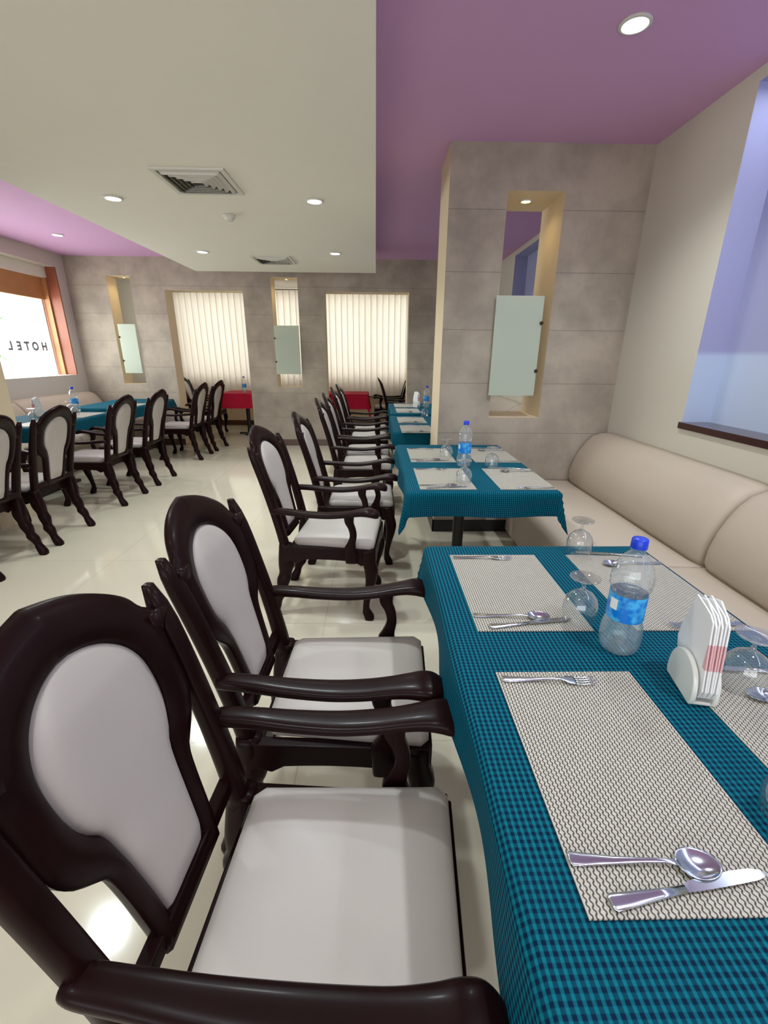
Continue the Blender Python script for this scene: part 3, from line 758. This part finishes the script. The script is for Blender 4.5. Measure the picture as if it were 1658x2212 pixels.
def mk_fork():
    r = empty('fork', (0, 0, 0))
    q = strip([(0, .006, .0035), (.004, .0095, .003), (.02, .009, .002), (.06, .0055, .004), (.10, .0035, .0075), (.118, .0033, .009), (.128, .006, .007), (.136, .011, .0055), (.146, .0125, .0045), (.152, .0125, .004)], .0024)
    q.build('handle', M['steel'], r, smooth=True)
    q = MB()
    for k in (-1.5, -.5, .5, 1.5):
        y = k * .0066
        q.loft([sect((x, y * s, z), (0, 1, 0), (0, 0, 1), w, .002, 8, 2.5) for x, z, w, s in ((.149, .004, .0044, 1), (.165, .003, .004, 1), (.18, .004, .0034, 1), (.19, .0065, .0026, 1), (.194, .0085, .0012, 1))])
    q.build('tines', M['steel'], r, smooth=True)
    return r
def mk_knife():
    r = empty('table_knife', (0, 0, 0))
    q = strip([(0, .007, .004), (.004, .0105, .0035), (.03, .009, .003), (.07, .006, .0035), (.105, .0045, .0045)], .004)
    q.build('handle', M['steel'], r, smooth=True)
    q = MB(); secs = []
    for x, a, b in ((.103, -.004, .004), (.115, -.005, .0075), (.14, -.0055, .009), (.18, -.0055, .010), (.205, -.005, .009), (.218, -.003, .005), (.223, 0, .001)):
        secs.append([(x, a, .0040), (x, a, .0052), (x, b, .0056), (x, b, .0036)])
    q.loft(secs); q.build('blade', M['steel'], r)
    return r
def mk_glass():   # stemmed glass standing upside down on its rim
    r = empty('stemmed_glass', (0, 0, 0))
    q = MB(); q.lathe([(.0375, 0), (.0405, .014), (.0425, .03), (.042, .045), (.037, .062), (.027, .075), (.014, .083), (.006, .087)], 40); q.build('bowl', M['glass'], r, smooth=True)
    q = MB(); q.lathe([(.0115, .085), (.006, .089), (.0042, .096), (.0042, .106), (.006, .112), (.010, .115)], 24); q.build('stem', M['glass'], r, smooth=True)
    q = MB(); q.lathe([(.001, .117), (.012, .1155), (.033, .118), (.0365, .120), (.0365, .122), (.033, .1225), (.001, .1225)], 40); q.build('foot', M['glass'], r, smooth=True)
    return r
def mk_bottle():
    r = empty('water_bottle', (0, 0, 0))
    body = [(.001, .006), (.02, .004), (.034, .0), (.041, .008), (.0445, .025), (.045, .045), (.0435, .062), (.040, .076), (.0385, .085), (.0385, .15), (.040, .158), (.0435, .165), (.0435, .168), (.042, .171), (.0445, .176), (.0445, .180), (.043, .183), (.044, .188),
            (.0425, .200), (.039, .212), (.033, .224), (.025, .236), (.018, .243), (.0145, .247), (.0142, .253), (.0165, .254), (.0165, .256), (.0135, .257), (.0135, .262)]
    q = MB(); q.lathe(body, 44); q.build('bottle_body', M['pet'], r, smooth=True)
    q = MB(); q.lathe([(.001, .012), (.03, .006), (.039, .012), (.0425, .027), (.043, .045), (.0415, .062), (.038, .077), (.0365, .088), (.0365, .150), (.001, .1502)], 36); q.build('water', M['water'], r, smooth=True)
    q = MB(); q.lathe([(.0392, .086), (.0394, .088), (.0394, .147), (.0392, .149)], 44); lb = q.build('paper_label', M['label'], r, smooth=True)
    q = MB(); secs = []
    for z in (.112, .138): secs.append([(cos(a) * .0398, sin(a) * .0398, z) for a in [pi + .55 - t * .12 for t in range(5)]] + [(cos(a) * .0395, sin(a) * .0395, z) for a in [pi + .55 - (4 - t) * .12 for t in range(5)]])
    q.loft(secs); q.build('white_print', M['ceramic'], lb)
    q = MB(); q.lathe([(.001, .278), (.0145, .278), (.0165, .276), (.017, .262), (.017, .256)], 30); q.build('cap', M['bluecap'], r, smooth=True)
    return r
def mk_napkins():
    r = empty('napkin_holder', (0, 0, 0))
    def plate(x0, x1):
        prof = []
        n = 18
        for i in range(n + 1):
            a = pi * i / n; prof.append((.056 * cos(a) * (1 if abs(cos(a)) > .3 else 1), .012 + .075 * sin(a) ** .75))
        prof = [(.05, 0.0)] + prof + [(-.05, 0.0)]
        q = MB(); q.prism(prof, x0, x1, 'x'); return q
    for a, b in ((-.024, -.014), (.016, .026)): plate(a, b).build('side_plate', M['ceramic'], r, bevel=.003, seg=3)
    MB().box((-.02, -.05, 0), (.022, .05, .008)).build('base', M['ceramic'], r, bevel=.003)
    return r
def mk_napstack():
    r = empty('napkin_stack', (0, 0, 0))
    rnd = random.Random(5)
    for i in range(6):
        x = -.010 + i * .0045; sh = rnd.uniform(-.006, .006)
        outl = [(-.05, .010), (-.058, .03), (-.038 + sh, .17), (-.025 + sh, .180), (.0 + sh, .186), (.034, .192), (.062, .11), (.068, .075), (.045, .010)]
        if i % 2: outl = [(-.05, .010), (-.06, .03), (-.042 + sh, .162), (-.03 + sh, .176), (.005 + sh, .194), (.030, .188), (.064, .10), (.066, .07), (.045, .010)]
        q = MB(); secs = []
        for xx in (x, x + .0032): secs.append([(xx + (i - 2.5) * .0016 * (z / .2), y, z) for y, z in outl])
        q.loft(secs); q.build('napkin', M['napkin'], r)
    return r
pm, ps, pf, pk = proto(mk_mat), proto(mk_spoon), proto(mk_fork), proto(mk_knife)
pg, pb, pn, pq = proto(mk_glass), proto(mk_bottle), proto(mk_napkins), proto(mk_napstack)
def setting(x, y, side, where, items='fsk', jit=0.0):
    """placemat centred at x,y; side -1: diner at -x (handles left), +1: diner at +x"""
    pm(x, y, TZ, jit, 'beige woven placemat, %s' % where, 'placemat', 'woven placemats')
    s = -side
    rz = 0 if side < 0 else pi
    x0 = x - s * .148
    if 'f' in items: pf(x0 + s * .010, y + s * .198, MT, rz - s * .05, 'steel fork %s' % where, 'fork', 'forks on the placemats')
    if 's' in items: ps(x0 + s * .004, y - s * .155, MT, rz - s * .07, 'steel spoon %s' % where, 'spoon', 'spoons on the placemats')
    if 'k' in items: pk(x0 + s * .035, y - s * .208, MT, rz + s * .13, 'steel knife beside the spoon %s' % where, 'knife', 'knives on the placemats')
T1 = 'on the nearest table'
setting(.405, .560, -1, 'at the chair-side near end of the nearest table', jit=0.0)
setting(.400, 1.157, -1, 'at the chair-side far end of the nearest table')
setting(.800, 1.157, 1, 'at the sofa-side far end of the nearest table')
setting(.800, .560, 1, 'at the sofa-side near end of the nearest table')
setting(.375, 2.395, -1, 'at the chair-side near end of the second table')
setting(.375, 3.01, -1, 'at the chair-side far end of the second table')
setting(.790, 2.395, 1, 'at the sofa-side near end of the second table')
setting(.790, 3.01, 1, 'at the sofa-side far end of the second table')
setting(.380, 4.16, -1, 'at the near end of the third table on the right')
setting(.380, 4.76, -1, 'at the far end of the third table on the right')
setting(.400, 5.62, -1, 'at the near end of the farthest table on the right', 'fs')
setting(.400, 6.22, -1, 'at the far end of the farthest table on the right', 'f')
for y, wh in ((2.45, 'near end of the leftmost teal table'), (3.1, 'far end of the leftmost teal table'), (4.4, 'near end of the middle table in the left row'), (5.03, 'far end of the middle table in the left row'), (6.05, 'near end of the last left table')):
    pm(-3.25, y, TZ, 0, 'beige woven placemat at the ' + wh, 'placemat', 'woven placemats')
def glass(x, y, lb, z=MT): pg(x, y, z, 0, 'upside-down stemmed glass ' + lb, 'glass', 'upturned stemmed glasses')
glass(.527, .985, 'left of the water bottle on the nearest table')
glass(.705, 1.395, 'at the far edge of the nearest table, beside the sofa-side far placemat')
glass(.762, .738, 'right of the napkins on the nearest table')
glass(.615, .455, 'cut by the right edge of the photo, on the nearest table')
glass(.475, 2.93, 'at the chair-side far placemat of the second table')
glass(.715, 2.66, 'right of the water bottle on the second table')
glass(.475, 2.30, 'in front of the water bottle on the second table')
glass(.60, 4.30, 'on the third table on the right, cut by the column edge')
glass(.55, 5.05, 'at the far end of the third table on the right')
glass(.79, 6.07, 'right of the bottle on the farthest right table')
for x, y, lb in ((-3.45, 2.62, 'on the leftmost teal table'), (-3.42, 4.55, 'on the middle left table, nearest its near edge'), (-3.28, 4.98, 'on the middle left table at its far placemat'), (-3.5, 5.25, 'on the middle left table near the bottle'), (-3.2, 5.95, 'on the last left table')):
    glass(x, y, lb)
def bottle(x, y, lb, z=TZ): pb(x, y, z, 0, 'clear water bottle with blue label ' + lb, 'bottle', 'water bottles with blue labels')
bottle(.572, .872, 'and blue cap in the middle of the nearest table')
bottle(.548, 2.69, 'and blue cap in the middle of the second table')
bottle(.67, 5.98, 'on the farthest table on the right')
bottle(-3.5, 5.55 - .2, 'on the middle table of the left row')
bottle(-2.35, 8.28, 'on the red cloth in the left opening')
pn(.650, .733, TZ, -.2, 'white ceramic napkin holder on the nearest table', 'napkin holder', 'white napkin holders')
pq(.650, .733, TZ + .0085, -.2, 'fanned white paper napkins with red print on the nearest table', 'napkins', 'napkin stacks')
pn(.54, 6.0, TZ, .5, 'white napkin holder on the farthest table on the right', 'napkin holder', 'white napkin holders')
pq(.54, 6.0, TZ + .0085, .5, 'white paper napkins on the farthest table on the right', 'napkins', 'napkin stacks')
pn(-3.62, 4.9, TZ, 0, 'white napkin holder on the middle table of the left row', 'napkin holder', 'white napkin holders')
pq(-3.62, 4.9, TZ + .0085, 0, 'white paper napkins on the middle table of the left row', 'napkins', 'napkin stacks')
